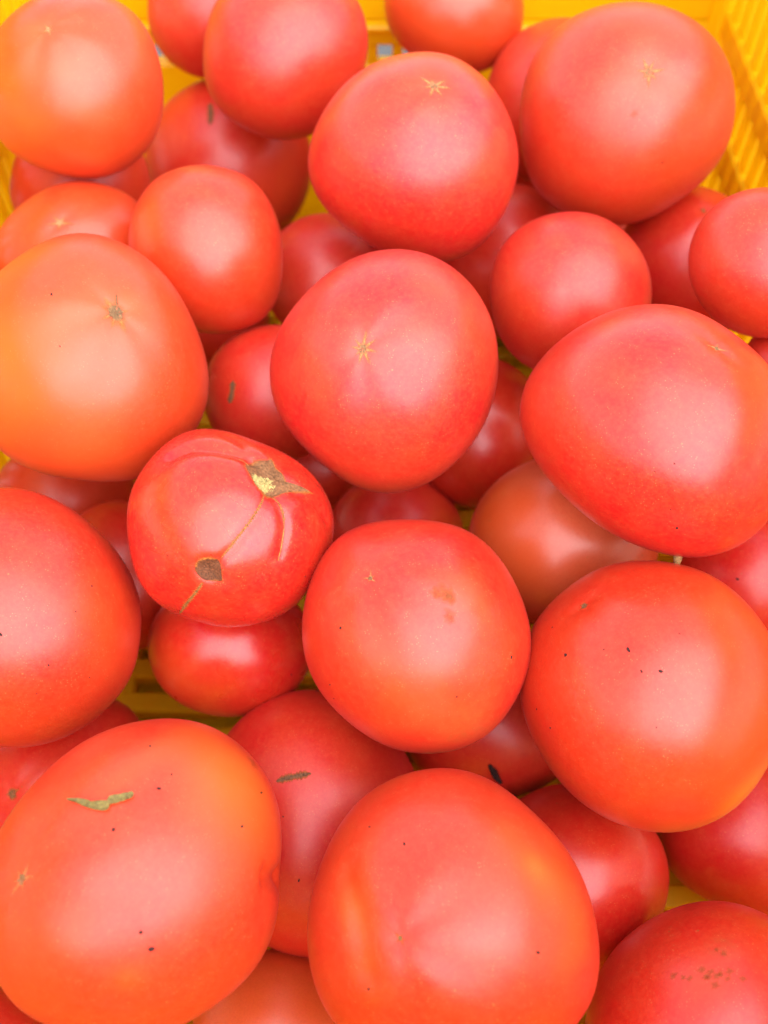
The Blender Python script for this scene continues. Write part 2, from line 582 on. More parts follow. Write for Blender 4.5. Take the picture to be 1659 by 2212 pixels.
def patch_mesh(sf, name, pts, tone, h, rng):
    K = 8
    big = np.array(pts)
    if True:                                           # margin fading outside the outline
        c = big.mean(0); big = c + (big-c)*1.18
    U, fr, f, M = patch_grid(sf, big, K, rng, 0.05, 5)
    wob = 1 + 0.5*np.interp(np.arange(M), np.linspace(0, M, 14), rng.uniform(-1, 1, 14))
    c0 = {'tan': (.22, .092, .036), 'cream': (.44, .33, .11), 'hole': (.14, .047, .019)}[tone]
    edge = (.48, .15, .025)
    col, lift = [], []
    for i, r in enumerate(fr):
        e0 = .82 if i == 0 else 1 - .17*wob[(i-1) % M]
        k = min(1, max(0, (r-e0)/.10)) if tone != 'cream' else 0
        cc = np.array(c0)*rng.uniform(.8, 1.15)*(1-k) + np.array(edge)*k
        if tone == 'hole' and .3 < r < .9:
            cc = cc*(0.8+0.4*rng.rand())
        col.append(list(cc) + [1.0 if r < .80 else (0.75 if r < .95 else 0.0)])
        prof = math.cos(min(1, r/.9)*math.pi/2)
        if tone == 'hole':
            lift.append(.00030 if r > .74 and r < .9 else (.00010 + .00022*rng.rand() if r <= .74 else .00008))
        else:
            lift.append(.00012 + h*(.15 + .75*rng.rand())*prof)
    P = sf(U) + sf.normal(U)*np.array(lift)[:, None]
    me = mesh_from(name, P, f)
    set_tint(me, col)
    return me

def lump_mesh(name, r, rng, flat=0.6, stretch=1.0):
    v, f = get_cs(3)
    k = 1 + 0.35*rng.uniform(-1, 1, len(v))
    P = v * (r*k)[:, None] * np.array([1/stretch, stretch, flat])
    return mesh_from(name, P, f, smooth=False)

def leaf_mesh(sf, pts, h, rng):
    """thin curled scrap lying on the skin, with a thickness"""
    U, fr, f, M = patch_grid(sf, pts, 5, rng, 0.05, 3)
    N = sf.normal(U)
    B = sf(U)
    lift = .0002 + h*fr**2*(0.4+0.6*rng.rand(len(fr))) + .00012*rng.rand(len(fr))
    top = B + N*(lift + .00022)[:, None]
    bot = B + N*(lift - .00008)[:, None]
    n = len(U)
    F = list(f) + [tuple(n+i for i in reversed(q)) for q in f]
    r0 = n - M
    F += [(r0+i, n+r0+i, n+r0+(i+1) % M, r0+(i+1) % M) for i in range(M)]
    return mesh_from("leaf_scrap", np.vstack((top, bot)), F, smooth=False)

TOMATOES = [
    dict(label='big orange-red tomato with a pale star scar in the top left corner', short='',
         loc=(-0.1245, 0.3501, 0.187), quat=(0.796, 0.4958, -0.03375, 0.3456), axes=(0.03645, 0.03372, 0.03367),
         shape=(0.001, 0.0025, -0.0003, -0.0001, 0.001, 0.023, 0.0117, 0.0015, -0.001, 0.0046, 0.0018, -0.0002, -0.0033, -0.0001), color=(0.61, 0.042, 0.006), gloss=None,
         marks=[('star', (0.1762, 0.6215, 0.7633), 0.0046, 5, 'pale'), ('blot', (-0.6599, 0.3805, 0.6478), 0.0356, 'warm', 0.85), ('blot', (-0.855, 0.4153, 0.3105), 0.0188, 'yellow', 0.5)]),  # left-side warm and yellow blots paint in the flare glow
    dict(label='half-hidden tomato at the yellow back wall, behind its larger red neighbour', short='',
         loc=(-0.08297, 0.4582, 0.1606), quat=(0.8347, 0.5168, -0.02245, 0.1889), axes=(0.03381, 0.03004, 0.03059),
         shape=(-0.0, -0.0004, 0.0, -0.0, 0.0, 0.0, 0.0001, 0.0, -0.0, -0.0, 0.0, -0.0, 0.0, -0.0), color=(0.59, 0.014, 0.007), gloss=None,
         marks=[]),
    dict(label='plain pinkish red tomato at the top edge, overlapping another on its left', short='',
         loc=(-0.04452, 0.4047, 0.1694), quat=(0.8303, 0.4916, -0.08926, 0.2471), axes=(0.03856, 0.03477, 0.03516),
         shape=(0.0011, 0.0076, 0.0, 0.0001, 0.0091, 0.0037, 0.0138, 0.0027, -0.0071, 0.0002, 0.0018, -0.0003, -0.0013, 0.0023), color=(0.59, 0.014, 0.007), gloss=None,
         marks=[]),
    dict(label='round red tomato with a star scar on top, below the small top-edge tomato', short='',
         loc=(0.01268, 0.3205, 0.1745), quat=(0.8797, 0.4535, 0.05053, -0.1334), axes=(0.04148, 0.03855, 0.0384),
         shape=(-0.001, -0.0007, 0.0001, -0.0003, -0.0167, -0.0297, -0.0037, 0.0093, 0.007, 0.0015, -0.0019, 0.0043, 0.001, 0.0006), color=(0.58, 0.008, 0.008), gloss=0.9,
         marks=[('star', (-0.02737, 0.6865, 0.7266), 0.00844, 7, 'tan'), ('blot', (-0.4088, 0.7165, 0.5653), 0.0211, 'warm', 0.25), ('blot', (-0.02737, 0.6865, 0.7266), 0.0115, 'warm', 0.35)]),
    dict(label='small orange-red tomato cut by the top edge, right against the back wall', short='',
         loc=(0.03491, 0.458, 0.1624), quat=(0.8442, 0.514, 0.04801, -0.1442), axes=(0.03478, 0.02953, 0.03077),
         shape=(-0.0017, 0.0044, 0.0001, -0.0001, -0.0024, -0.0201, -0.0017, 0.0015, -0.0001, -0.0006, -0.0026, -0.0014, -0.0008, 0.0018), color=(0.61, 0.042, 0.006), gloss=None,
         marks=[('blot', (-0.1508, -0.6993, 0.6987), 0.0227, 'warm', 0.5)]),
    dict(label='largest tomato at the upper right, star scar on top, beside the slatted yellow wall', short='largest upper right tomato',
         loc=(0.09962, 0.3505, 0.174), quat=(0.8746, 0.4707, -0.1036, -0.05275), axes=(0.04377, 0.04273, 0.04152),
         shape=(-0.0025, -0.0015, -0.0, 0.0001, 0.0154, 0.0059, -0.0033, -0.0021, 0.0068, -0.0029, -0.0038, -0.0031, -0.0025, 0.001), color=(0.6, 0.024, 0.006), gloss=None,
         marks=[('star', (0.1878, 0.3739, 0.9082), 0.00838, 7, 'tan'), ('blot', (0.138, 0.8437, 0.5187), 0.023, 'warm', 0.4), ('blot', (0.1878, 0.3739, 0.9082), 0.0126, 'warm', 0.3), ('blot', (0.7983, -0.1866, 0.5727), 0.0251, 'warm', 0.35), ('blot', (0.09405, 0.02603, 0.9952), 0.00126, 'olive', 0.4), ('blot', (0.2749, -0.2952, 0.915), 0.00147, 'olive', 0.35), ('speck', (0.3716, -0.3751, 0.8493), 0.000838, 'only dark soil speck on the largest upper right tomato')]),
    dict(label='shaded orange tomato peeking out behind the largest upper right tomato', short='',
         loc=(0.08823, 0.4186, 0.1347), quat=(0.7891, 0.4687, 0.1152, -0.38), axes=(0.04014, 0.03724, 0.03711),
         shape=(0.0002, -0.0004, 0.0, 0.0, -0.0, 0.0, 0.0, -0.0, 0.0, -0.0, -0.0, 0.0, -0.0, -0.0), color=(0.6, 0.024, 0.006), gloss=None,
         marks=[]),
    dict(label='dull red tomato with a short brown stalk scar, under the top-edge pair', short='',
         loc=(-0.0835, 0.4296, 0.09237), quat=(0.8253, 0.4494, -0.08607, 0.3308), axes=(0.04568, 0.04314, 0.04261),
         shape=(-0.0001, -0.0004, 0.0, -0.0, -0.0, 0.0, 0.0, 0.0, -0.0, -0.0, -0.0, -0.0, -0.0, 0.0), color=(0.59, 0.014, 0.007), gloss=None,
         marks=[('dash', [(0.2821, 0.648, 0.7075), (0.2157, 0.5542, 0.804), (0.1324, 0.4648, 0.8755)], 0.00418), ('blot', (0.3729, -0.5837, 0.7212), 0.0287, 'warm', 0.45)]),
    dict(label='deeply shaded tomato almost hidden under the top left corner tomato', short='',
         loc=(-0.142, 0.3666, 0.1276), quat=(0.8202, 0.46, -0.0107, 0.34), axes=(0.03268, 0.02947, 0.02979),
         shape=(0.0, -0.0004, 0.0, 0.0, -0.0, 0.0, 0.0, -0.0, 0.0, -0.0, -0.0, 0.0, 0.0, -0.0), color=(0.6, 0.024, 0.006), gloss=None,
         marks=[]),
    dict(label='orange tomato with a blurry yellow star scar at the left yellow wall', short='',
         loc=(-0.1292, 0.3067, 0.1362), quat=(0.8559, 0.4298, 0.03308, 0.2855), axes=(0.03415, 0.03134, 0.03141),
         shape=(-0.0017, -0.0103, 0.0004, -0.0001, 0.0089, 0.018, -0.002, -0.0002, -0.0003, -0.0021, -0.0033, 0.0065, 0.0012, 0.0018), color=(0.61, 0.042, 0.006), gloss=None,
         marks=[('star', (0.03483, 0.5059, 0.8619), 0.00706, 5, 'pale'), ('blot', (-0.5025, 0.3055, 0.8088), 0.0291, 'warm', 0.5)]),  # warm blot stands in for yellow flare from the left
    dict(label='small unmarked orange-red tomato wedged above left of the centre', short='',
         loc=(-0.07046, 0.2926, 0.1528), quat=(0.7532, 0.2866, 0.3109, -0.5039), axes=(0.03337, 0.03045, 0.0306),
         shape=(0.0011, 0.0002, 0.0, -0.0001, 0.0142, 0.0033, -0.0064, 0.0129, -0.0053, 0.0006, -0.0029, 0.003, 0.0001, -0.0012), color=(0.6, 0.024, 0.006), gloss=None,
         marks=[('blot', (-0.517, -0.6333, 0.5759), 0.0172, 'warm', 0.6)]),
    dict(label='small pink tomato deep in the gap above left of the central tomato', short='',
         loc=(-0.02726, 0.3349, 0.09975), quat=(0.8942, 0.4013, -0.05222, 0.1912), axes=(0.03031, 0.02969, 0.0288),
         shape=(-0.0, -0.0002, 0.0, -0.0, -0.0, 0.0, -0.0, 0.0, 0.0, 0.0, 0.0, -0.0, -0.0, 0.0), color=(0.58, 0.008, 0.008), gloss=None,
         marks=[]),
    dict(label='big orange tomato with a large brown star scar at the left edge', short='big orange left edge tomato',
         loc=(-0.1063, 0.2295, 0.1552), quat=(0.7409, 0.1844, 0.3386, -0.5499), axes=(0.04423, 0.04167, 0.04123),
         shape=(0.0011, 0.0002, -0.0, 0.0002, -0.0246, 0.0209, -0.0072, 0.0, 0.0028, 0.0051, 0.0023, 0.0003, -0.0002, 0.0008), color=(0.61, 0.042, 0.006), gloss=None,
         marks=[('star', (-0.344, 0.2816, 0.8958), 0.00828, 9, 'brown'), ('dash', [(-0.4715, 0.3135, 0.8243), (-0.4237, 0.3051, 0.8529), (-0.3758, 0.3003, 0.8767)], 0.00121), ('blot', (-0.1254, -0.6163, 0.7774), 0.0362, 'warm', 0.9), ('blot', (-0.1496, -0.7601, 0.6324), 0.0224, 'yellow', 0.5), ('blot', (0.5068, -0.1415, 0.8504), 0.0104, 'olive', 0.25), ('speck', (-0.5373, -0.1647, 0.8271), 0.000863, 'topmost dark soil speck on the big orange left edge tomato'), ('speck', (-0.1604, -0.1874, 0.9691), 0.000518, 'lowest dark soil speck on the big orange left edge tomato')]),  # warm and yellow blots at left imitate the yellow wall's flare
    dict(label='big pinkish red tomato in the upper middle with a fine star-cracked scar', short='',
         loc=(0.001098, 0.224, 0.1573), quat=(0.7553, 0.2899, -0.2125, 0.548), axes=(0.04215, 0.03987, 0.03936),
         shape=(-0.0017, -0.0002, -0.0, -0.0, 0.0121, -0.0232, 0.0041, 0.014, -0.001, -0.0013, 0.0001, 0.0011, 0.0001, -0.0017), color=(0.58, 0.008, 0.008), gloss=None,
         marks=[('star', (0.1078, 0.2456, 0.9634), 0.00746, 8, 'tan'), ('blot', (0.7274, -0.1612, 0.6671), 0.00973, 'warm', 0.45), ('blot', (0.1078, 0.2456, 0.9634), 0.00811, 'pink', 0.4)]),
    dict(label='small deep red tomato with faint pale scratches, right of the upper middle', short='',
         loc=(0.07316, 0.2723, 0.1473), quat=(0.7962, 0.3905, 0.1009, -0.4509), axes=(0.03293, 0.03109, 0.03072),
         shape=(-0.001, 0.0007, 0.0, -0.0, -0.0061, -0.001, 0.0049, 0.0062, 0.0016, -0.0013, -0.0004, 0.0018, -0.001, 0.0014), color=(0.58, 0.008, 0.008), gloss=None,
         marks=[('blot', (-0.09491, -0.1231, 0.9879), 0.00445, 'pale', 0.35), ('blot', (-0.0924, -0.02917, 0.9953), 0.00185, 'pale', 0.5), ('blot', (-0.6158, 0.2042, 0.761), 0.00408, 'warm', 0.3)]),
    dict(label='shaded red tomato seen in the gap left of the small deep red one', short='',
         loc=(0.06055, 0.3492, 0.0967), quat=(0.7724, 0.3841, 0.1559, -0.4812), axes=(0.03674, 0.03528, 0.03456),
         shape=(0.0002, -0.0002, 0.0, 0.0, 0.0, 0.0, 0.0, -0.0, 0.0, -0.0, -0.0, 0.0, 0.0, 0.0), color=(0.59, 0.014, 0.007), gloss=None,
         marks=[]),
    dict(label='shaded red tomato with a small green-brown scar below the largest upper right tomato', short='',
         loc=(0.1398, 0.3282, 0.114), quat=(0.7391, 0.4194, 0.0894, -0.5195), axes=(0.035, 0.03161, 0.03193),
         shape=(0.0001, -0.0004, 0.0, 0.0, -0.0, 0.0, 0.0, -0.0, 0.0, -0.0, -0.0, 0.0, 0.0, -0.0), color=(0.58, 0.008, 0.008), gloss=None,
         marks=[('star', (-0.5316, 0.456, 0.7138), 0.00402, 5, 'green')]),
    dict(label='small orange-red tomato cut by the right edge below the slatted wall', short='',
         loc=(0.1363, 0.2588, 0.1762), quat=(0.7639, 0.437, 0.03087, -0.4739), axes=(0.0271, 0.02441, 0.02469),
         shape=(-0.0, -0.0004, 0.0, -0.0, 0.0, 0.0, 0.0001, 0.0, -0.0, -0.0, -0.0, -0.0, -0.0, -0.0), color=(0.59, 0.014, 0.007), gloss=None,
         marks=[('blot', (-0.6494, 0.3861, 0.6552), 0.0108, 'warm', 0.3)]),
    dict(label='big glossy deep red tomato at the right edge with a pale scar near its top', short='big glossy deep red tomato',
         loc=(0.09006, 0.1909, 0.1651), quat=(0.87, 0.3523, -0.02265, -0.3441), axes=(0.04517, 0.03778, 0.03967),
         shape=(-0.0004, -0.0004, -0.0001, -0.0003, 0.0073, -0.0324, -0.0085, 0.0033, 0.0051, -0.0016, -0.0013, -0.0002, -0.0009, 0.0022), color=(0.58, 0.008, 0.008), gloss=0.84,
         marks=[('star', (-0.03636, 0.7926, 0.6087), 0.00465, 4, 'tan'), ('blot', (0.1479, 0.7253, 0.6724), 0.0186, 'warm', 0.35), ('speck', (0.5012, -0.4997, 0.7064), 0.000931, 'lowest dark soil speck on the big glossy deep red tomato'), ('speck', (0.1552, -0.2508, 0.9555), 0.000465, 'dark soil speck, second from the top on the big glossy deep red tomato'), ('speck', (0.3866, -0.4112, 0.8255), 0.000465, 'dark soil speck, third from the top on the big glossy deep red tomato'), ('speck', (0.2133, -0.1143, 0.9703), 0.000465, 'topmost dark soil speck on the big glossy deep red tomato'), ('stub', (0.6749, -0.7272, 0.1249), 0.0014)]),
    dict(label='shaded orange-shouldered tomato under the big glossy one on the right', short='',
         loc=(0.0705, 0.1925, 0.09311), quat=(0.958, 0.2703, -0.0955, -0.01094), axes=(0.03722, 0.03415, 0.03423),
         shape=(-0.0002, 0.0, -0.0, 0.0, 0.0, -0.0, 0.0, 0.0, 0.0, -0.0, 0.0, 0.0, -0.0, 0.0), color=(0.66, 0.12, 0.045), gloss=0.8,
         marks=[('blot', (-0.8076, 0.3379, 0.4834), 0.0199, 'warm', 0.9), ('blot', (-0.532, -0.3882, 0.7525), 0.0236, 'warm', 0.7)]),
    dict(label='dark plain tomato tucked under the right side of the upper middle tomato', short='',
         loc=(0.04266, 0.2597, 0.07683), quat=(0.6717, 0.2707, 0.1915, -0.6625), axes=(0.03417, 0.03109, 0.03129),
         shape=(0.0001, -0.0001, 0.0, 0.0, -0.0, 0.0, 0.0, -0.0, -0.0, -0.0, 0.0, 0.0, 0.0, 0.0), color=(0.59, 0.014, 0.007), gloss=0.8,
         marks=[]),
    dict(label='red tomato with an upright brown scar, between three larger ones left of centre', short='',
         loc=(-0.04622, 0.2552, 0.109), quat=(0.9132, 0.3517, -0.01481, 0.2054), axes=(0.02929, 0.02871, 0.02784),
         shape=(0.0, -0.0001, 0.0, 0.0, -0.0, 0.0, -0.0, 0.0, -0.0, 0.0, 0.0, -0.0, -0.0, -0.0), color=(0.58, 0.008, 0.008), gloss=None,
         marks=[('dash', [(-0.4284, 0.3841, 0.8179), (-0.5151, 0.2308, 0.8255), (-0.606, 0.1194, 0.7864)], 0.00382)]),
    dict(label='split red tomato with a tan stem scar, brown hole and zipper lines', short='split zipper-scarred tomato',
         loc=(-0.05274, 0.1692, 0.139), quat=(0.935, 0.2517, 0.1433, -0.2047), axes=(0.03509, 0.03292, 0.03264),
         shape=(0.0007, -0.0017, 0.0004, -0.0, -0.0001, 0.0275, -0.0199, -0.0068, -0.0038, -0.0051, 0.0017, 0.0057, -0.0026, -0.0032), color=(0.58, 0.008, 0.008), gloss=0.68,
         marks=[('blot', (-0.3749, 0.8101, 0.4508), 0.0109, 'warm', 0.2), ('blot', (-0.3641, 0.05163, 0.9299), 0.014, 'warm', 0.25), ('groove', [(-0.1123, 0.7327, 0.6712), (-0.2776, 0.7063, 0.6513), (-0.4755, 0.6322, 0.6117), (-0.6557, 0.5197, 0.5476), (-0.7699, 0.3699, 0.52)], 0.0031, 0.0022), ('groove', [(0.166, 0.4748, 0.8643), (0.1448, 0.1639, 0.9758), (0.1057, -0.1254, 0.9865), (0.05462, -0.3244, 0.9443)], 0.00171, 0.0007), ('groove', [(0.1824, 0.4997, 0.8468), (0.3072, 0.4046, 0.8614), (0.4297, 0.2487, 0.8681), (0.5083, -0.005795, 0.8612)], 0.00186, 0.0007), ('groove', [(0.07566, 0.6291, 0.7736), (0.18, 0.5864, 0.7897)], 0.00528, 0.0026), ('groove', [(0.003136, -0.432, 0.9019), (0.01947, -0.4379, 0.8988)], 0.00372, 0.0016), ('groove', [(0.1194, 0.7658, 0.6319), (0.267, 0.8979, 0.3498), (0.5106, 0.8308, 0.2215)], 0.00248, 0.001), ('groove', [(-0.07306, 0.7289, 0.6807), (-0.2077, 0.8074, 0.5523), (-0.3927, 0.8468, 0.3588)], 0.00279, 0.0009), ('groove', [(0.379, 0.6174, 0.6893), (0.5421, 0.5946, 0.5938), (0.7395, 0.5261, 0.4199)], 0.00248, 0.001), ('patch', [(-0.12, 0.6292, 0.7679), (-0.1132, 0.7042, 0.7009), (-0.07037, 0.7645, 0.6408), (0.01002, 0.7754, 0.6314), (0.05484, 0.8043, 0.5917), (0.1156, 0.7747, 0.6217), (0.1932, 0.729, 0.6567), (0.2422, 0.6831, 0.689), (0.297, 0.647, 0.7022), (0.3624, 0.6553, 0.6627), (0.4349, 0.6628, 0.6096), (0.4957, 0.6793, 0.5412), (0.4185, 0.6417, 0.6427), (0.3423, 0.6109, 0.7138), (0.2811, 0.5635, 0.7768), (0.2343, 0.5097, 0.8278), (0.1826, 0.4692, 0.864), (0.1275, 0.4675, 0.8747), (0.07949, 0.4906, 0.8678), (0.02027, 0.5279, 0.8491), (-0.04665, 0.5718, 0.8191)], 'stem_scar', 'tan', 0.0006), ('patch', [(-0.04355, 0.5947, 0.8028), (0.003244, 0.6441, 0.765), (0.06052, 0.652, 0.7558), (0.1254, 0.6757, 0.7265), (0.1873, 0.6545, 0.7325), (0.2174, 0.5775, 0.787), (0.1749, 0.5158, 0.8386), (0.1365, 0.4779, 0.8677), (0.07587, 0.4885, 0.8693), (0.007503, 0.5256, 0.8507)], 'stem_core', 'cream', 0.001), ('patch', [(-0.1025, -0.4564, 0.8839), (-0.1017, -0.4014, 0.9103), (-0.07026, -0.3543, 0.9325), (-0.019, -0.3209, 0.9469), (0.0329, -0.3167, 0.9479), (0.07851, -0.3457, 0.9351), (0.1161, -0.4043, 0.9072), (0.1466, -0.4577, 0.8769), (0.1075, -0.4893, 0.8654), (0.05745, -0.5171, 0.854), (0.008865, -0.5292, 0.8485), (-0.04197, -0.5174, 0.8547), (-0.08027, -0.4938, 0.8659)], 'scar_hole', 'hole', -0.0012), ('line', [(0.1351, 0.4415, 0.887), (0.1453, 0.3618, 0.9208), (0.1368, 0.2085, 0.9684), (0.1194, 0.07655, 0.9899), (0.09522, -0.0583, 0.9937), (0.07796, -0.1698, 0.9824), (0.05704, -0.274, 0.96)], 0.000776, 'zip'), ('line', [(0.01501, -0.5613, 0.8275), (0.005794, -0.6388, 0.7694), (-0.01038, -0.744, 0.6681), (-0.02718, -0.8441, 0.5355), (-0.03735, -0.9527, 0.3017)], 0.00109, 'zip'), ('line', [(0.2084, 0.4843, 0.8497), (0.2754, 0.452, 0.8484), (0.3353, 0.3955, 0.8551), (0.388, 0.3251, 0.8624), (0.4259, 0.2565, 0.8677)], 0.000698, 'zip'), ('line', [(0.4259, 0.2565, 0.8677), (0.4663, 0.1449, 0.8727), (0.4999, 0.03927, 0.8652), (0.5208, -0.05871, 0.8516)], 0.000543, 'yellow'), ('line', [(-0.1115, 0.6505, 0.7513), (-0.175, 0.667, 0.7242), (-0.2234, 0.6712, 0.7068)], 0.000621, 'yellow'), ('speck', (-0.3703, -0.4892, 0.7896), 0.000466, 'topmost dark soil speck on the split zipper-scarred tomato'), ('speck', (0.8371, -0.07804, 0.5415), 0.000466, 'lowest dark soil speck on the split zipper-scarred tomato')]),
    dict(label='big smooth orange-red tomato cut by the left edge at half height', short='smooth left edge tomato at half height',
         loc=(-0.1244, 0.1442, 0.1218), quat=(0.812, 0.08683, 0.2785, -0.5055), axes=(0.04414, 0.03909, 0.03988),
         shape=(-0.0008, -0.0025, 0.0, 0.0001, -0.0183, 0.0052, 0.0049, 0.0016, 0.0006, 0.0007, -0.0018, -0.002, -0.0013, 0.0003), color=(0.59, 0.014, 0.007), gloss=None,
         marks=[('blot', (0.1981, 0.6261, 0.7541), 0.0182, 'warm', 0.5), ('blot', (0.5691, -0.009457, 0.8222), 0.0149, 'warm', 0.3), ('speck', (-0.04096, 0.5923, 0.8047), 0.000663, 'topmost dark soil speck on the smooth left edge tomato at half height'), ('speck', (0.09116, 0.4023, 0.9109), 0.000497, 'dark soil speck, second from the top on the smooth left edge tomato at half height'), ('speck', (0.06385, -0.1649, 0.9842), 0.000994, 'dark soil speck, third from the top on the smooth left edge tomato at half height'), ('speck', (0.3786, 0.07897, 0.9222), 0.000663, 'dark soil speck, fourth from the top on the smooth left edge tomato at half height'), ('speck', (0.5754, 0.3375, 0.745), 0.000497, 'dark soil speck, fifth from the top on the smooth left edge tomato at half height'), ('speck', (0.5447, -0.07273, 0.8355), 0.000497, 'lowest dark soil speck on the smooth left edge tomato at half height')]),
    dict(label='shaded tomato with one bright highlight directly below the split zipper-scarred tomato', short='shaded tomato below the zipper-scarred one',
         loc=(-0.05873, 0.1532, 0.07994), quat=(0.9728, 0.2152, 0.0854, -0.01128), axes=(0.03146, 0.02673, 0.02784),
         shape=(0.0001, 0.0002, 0.0, -0.0, -0.0, -0.0, 0.0001, 0.0, 0.0, -0.0, -0.0, -0.0, 0.0, -0.0), color=(0.58, 0.008, 0.008), gloss=0.72,
         marks=[('blot', (-0.7674, -0.3253, 0.5525), 0.0159, 'warm', 0.6), ('speck', (0.7255, -0.3393, 0.5987), 0.000707, 'only dark soil speck on the shaded tomato below the zipper-scarred one')]),
    dict(label='small dark red tomato in the gap right of the split zipper-scarred one', short='',
         loc=(0.004648, 0.2198, 0.05272), quat=(0.9613, 0.2753, -0.005558, -0.0009225), axes=(0.03104, 0.02801, 0.0283),
         shape=(-0.0, 0.0, 0.0, -0.0, 0.0, -0.0, 0.0, 0.0, 0.0, -0.0, 0.0001, -0.0, -0.0, -0.0), color=(0.58, 0.008, 0.008), gloss=None,
         marks=[('blot', (0.6911, 0.2804, 0.6661), 0.00806, 'warm', 0.5)]),
    dict(label='tomato at the centre of the lower half with two brown smudges', short='brown-smudged tomato in the lower middle',
         loc=(0.0106, 0.1353, 0.1283), quat=(0.8573, 0.2068, 0.09149, -0.4625), axes=(0.03966, 0.0364, 0.03648),
         shape=(-0.0009, -0.0002, -0.0, 0.0, -0.0011, -0.0044, 0.0052, 0.0037, -0.0059, -0.0052, 0.0026, -0.0024, 0.0025, 0.0004), color=(0.59, 0.014, 0.007), gloss=None,
         marks=[('star', (-0.544, -0.06441, 0.8366), 0.00389, 5, 'tan'), ('blot', (0.377, -0.2722, 0.8853), 0.0224, 'warm', 0.55), ('blot', (0.776, -0.05722, 0.6282), 0.0105, 'olive', 0.45), ('blot', (-0.06184, 0.5551, 0.8295), 0.00898, 'warm', 0.6), ('blot', (-0.1257, 0.3557, 0.9261), 0.00254, 'olive', 0.75), ('blot', (-0.1637, 0.3064, 0.9377), 0.0015, 'olive', 0.6), ('blot', (-0.08288, 0.3923, 0.9161), 0.0018, 'olive', 0.8), ('blot', (0.03029, 0.3067, 0.9513), 0.00195, 'olive', 0.5), ('blot', (0.04793, 0.2752, 0.9602), 0.00135, 'olive', 0.4), ('blot', (0.1139, 0.5139, 0.8503), 0.00239, 'olive', 0.25), ('speck', (-0.3496, -0.4972, 0.7941), 0.000898, 'topmost dark soil speck on the brown-smudged tomato in the lower middle'), ('speck', (-0.04018, -0.8437, 0.5353), 0.000598, 'dark soil speck, third from the top on the brown-smudged tomato in the lower middle'), ('speck', (0.065, -0.8905, 0.4503), 0.000449, 'lowest dark soil speck on the brown-smudged tomato in the lower middle'), ('speck', (0.5596, -0.01322, 0.8287), 0.000598, 'dark soil speck, fourth from the top on the brown-smudged tomato in the lower middle'), ('speck', (0.5638, 0.551, 0.6152), 0.000898, 'dark soil speck, second from the top on the brown-smudged tomato in the lower middle')]),
    dict(label='big tomato at the lower right with a tiny scar and scattered specks', short='big lower right tomato',
         loc=(0.08615, 0.1175, 0.1219), quat=(0.7209, 0.2342, 0.02408, -0.6518), axes=(0.04285, 0.04116, 0.04032),
         shape=(-0.0008, -0.0005, 0.0001, -0.0, 0.0143, -0.0001, 0.0013, -0.0014, -0.0014, 0.0, -0.0004, 0.0023, 0.0005, -0.0013), color=(0.6, 0.024, 0.006), gloss=0.86,
         marks=[('star', (-0.686, -0.344, 0.6411), 0.00309, 5, 'brown'), ('blot', (0.5431, 0.5771, 0.61), 0.0232, 'warm', 0.55), ('blot', (0.9484, 0.2902, 0.1279), 0.00804, 'yellow', 1.0), ('blot', (0.7608, 0.5509, 0.3431), 0.00804, 'yellow', 1.0), ('blot', (0.9884, 0.08375, 0.127), 0.00649, 'yellow', 0.8), ('blot', (0.8674, 0.4381, 0.236), 0.00773, 'yellow', 0.9), ('blot', (-0.5265, 0.6434, 0.5558), 0.0185, 'warm', 0.35), ('speck', (-0.3313, -0.5264, 0.783), 0.00108, 'dark soil speck, fifth from the top on the big lower right tomato'), ('speck', (-0.2911, -0.07873, 0.9534), 0.00124, 'dark soil speck, fourth from the top on the big lower right tomato'), ('speck', (-0.1342, -0.01964, 0.9908), 0.000773, 'dark soil speck, sixth from the top on the big lower right tomato'), ('speck', (-0.1147, 0.1053, 0.9878), 0.00108, 'dark soil speck, seventh from the top on the big lower right tomato'), ('speck', (-0.5644, -0.6119, 0.554), 0.000464, 'topmost dark soil speck on the big lower right tomato'), ('speck', (-0.323, -0.2455, 0.914), 0.000464, 'dark soil speck, third from the top on the big lower right tomato'), ('speck', (0.004864, -0.8397, 0.543), 0.000618, 'dark soil speck, eighth from the top on the big lower right tomato'), ('speck', (0.1491, -0.7567, 0.6365), 0.000618, 'lowest dark soil speck on the big lower right tomato'), ('speck', (0.2376, -0.0007365, 0.9714), 0.000464, 'dark soil speck, ninth from the top on the big lower right tomato'), ('speck', (-0.338, 0.2834, 0.8975), 0.000464, 'dark soil speck, second from the top on the big lower right tomato')]),
    dict(label='shaded red tomato at the right edge below the big glossy one', short='shaded tomato below the glossy one',
         loc=(0.1432, 0.1775, 0.08819), quat=(0.9128, 0.1746, -0.2525, 0.2693), axes=(0.03022, 0.02941, 0.02862),
         shape=(-0.0002, 0.0003, 0.0, 0.0, 0.0, -0.0, 0.0, -0.0, 0.0, -0.0, 0.0, -0.0, -0.0, 0.0), color=(0.58, 0.008, 0.008), gloss=None,
         marks=[('speck', (-0.09715, 0.1025, 0.99), 0.000948, 'only dark soil speck on the shaded tomato below the glossy one')]),
    dict(label='red tomato at the right edge under the speckled big one', short='',
         loc=(0.1364, 0.09401, 0.04642), quat=(0.972, 0.104, -0.1878, 0.09528), axes=(0.03175, 0.03111, 0.03017),
         shape=(0.0022, 0.0039, 0.0, -0.0003, -0.0096, 0.0164, 0.0063, 0.0106, -0.0016, -0.0037, -0.0038, 0.002, 0.001, 0.0013), color=(0.58, 0.008, 0.008), gloss=None,
         marks=[]),
    dict(label='largest orange-red tomato at the bottom middle with a pinpoint dimple scar', short='largest bottom middle tomato',
         loc=(0.01897, 0.05087, 0.1141), quat=(0.9759, 0.09097, -0.01441, -0.1978), axes=(0.04206, 0.03995, 0.03774),
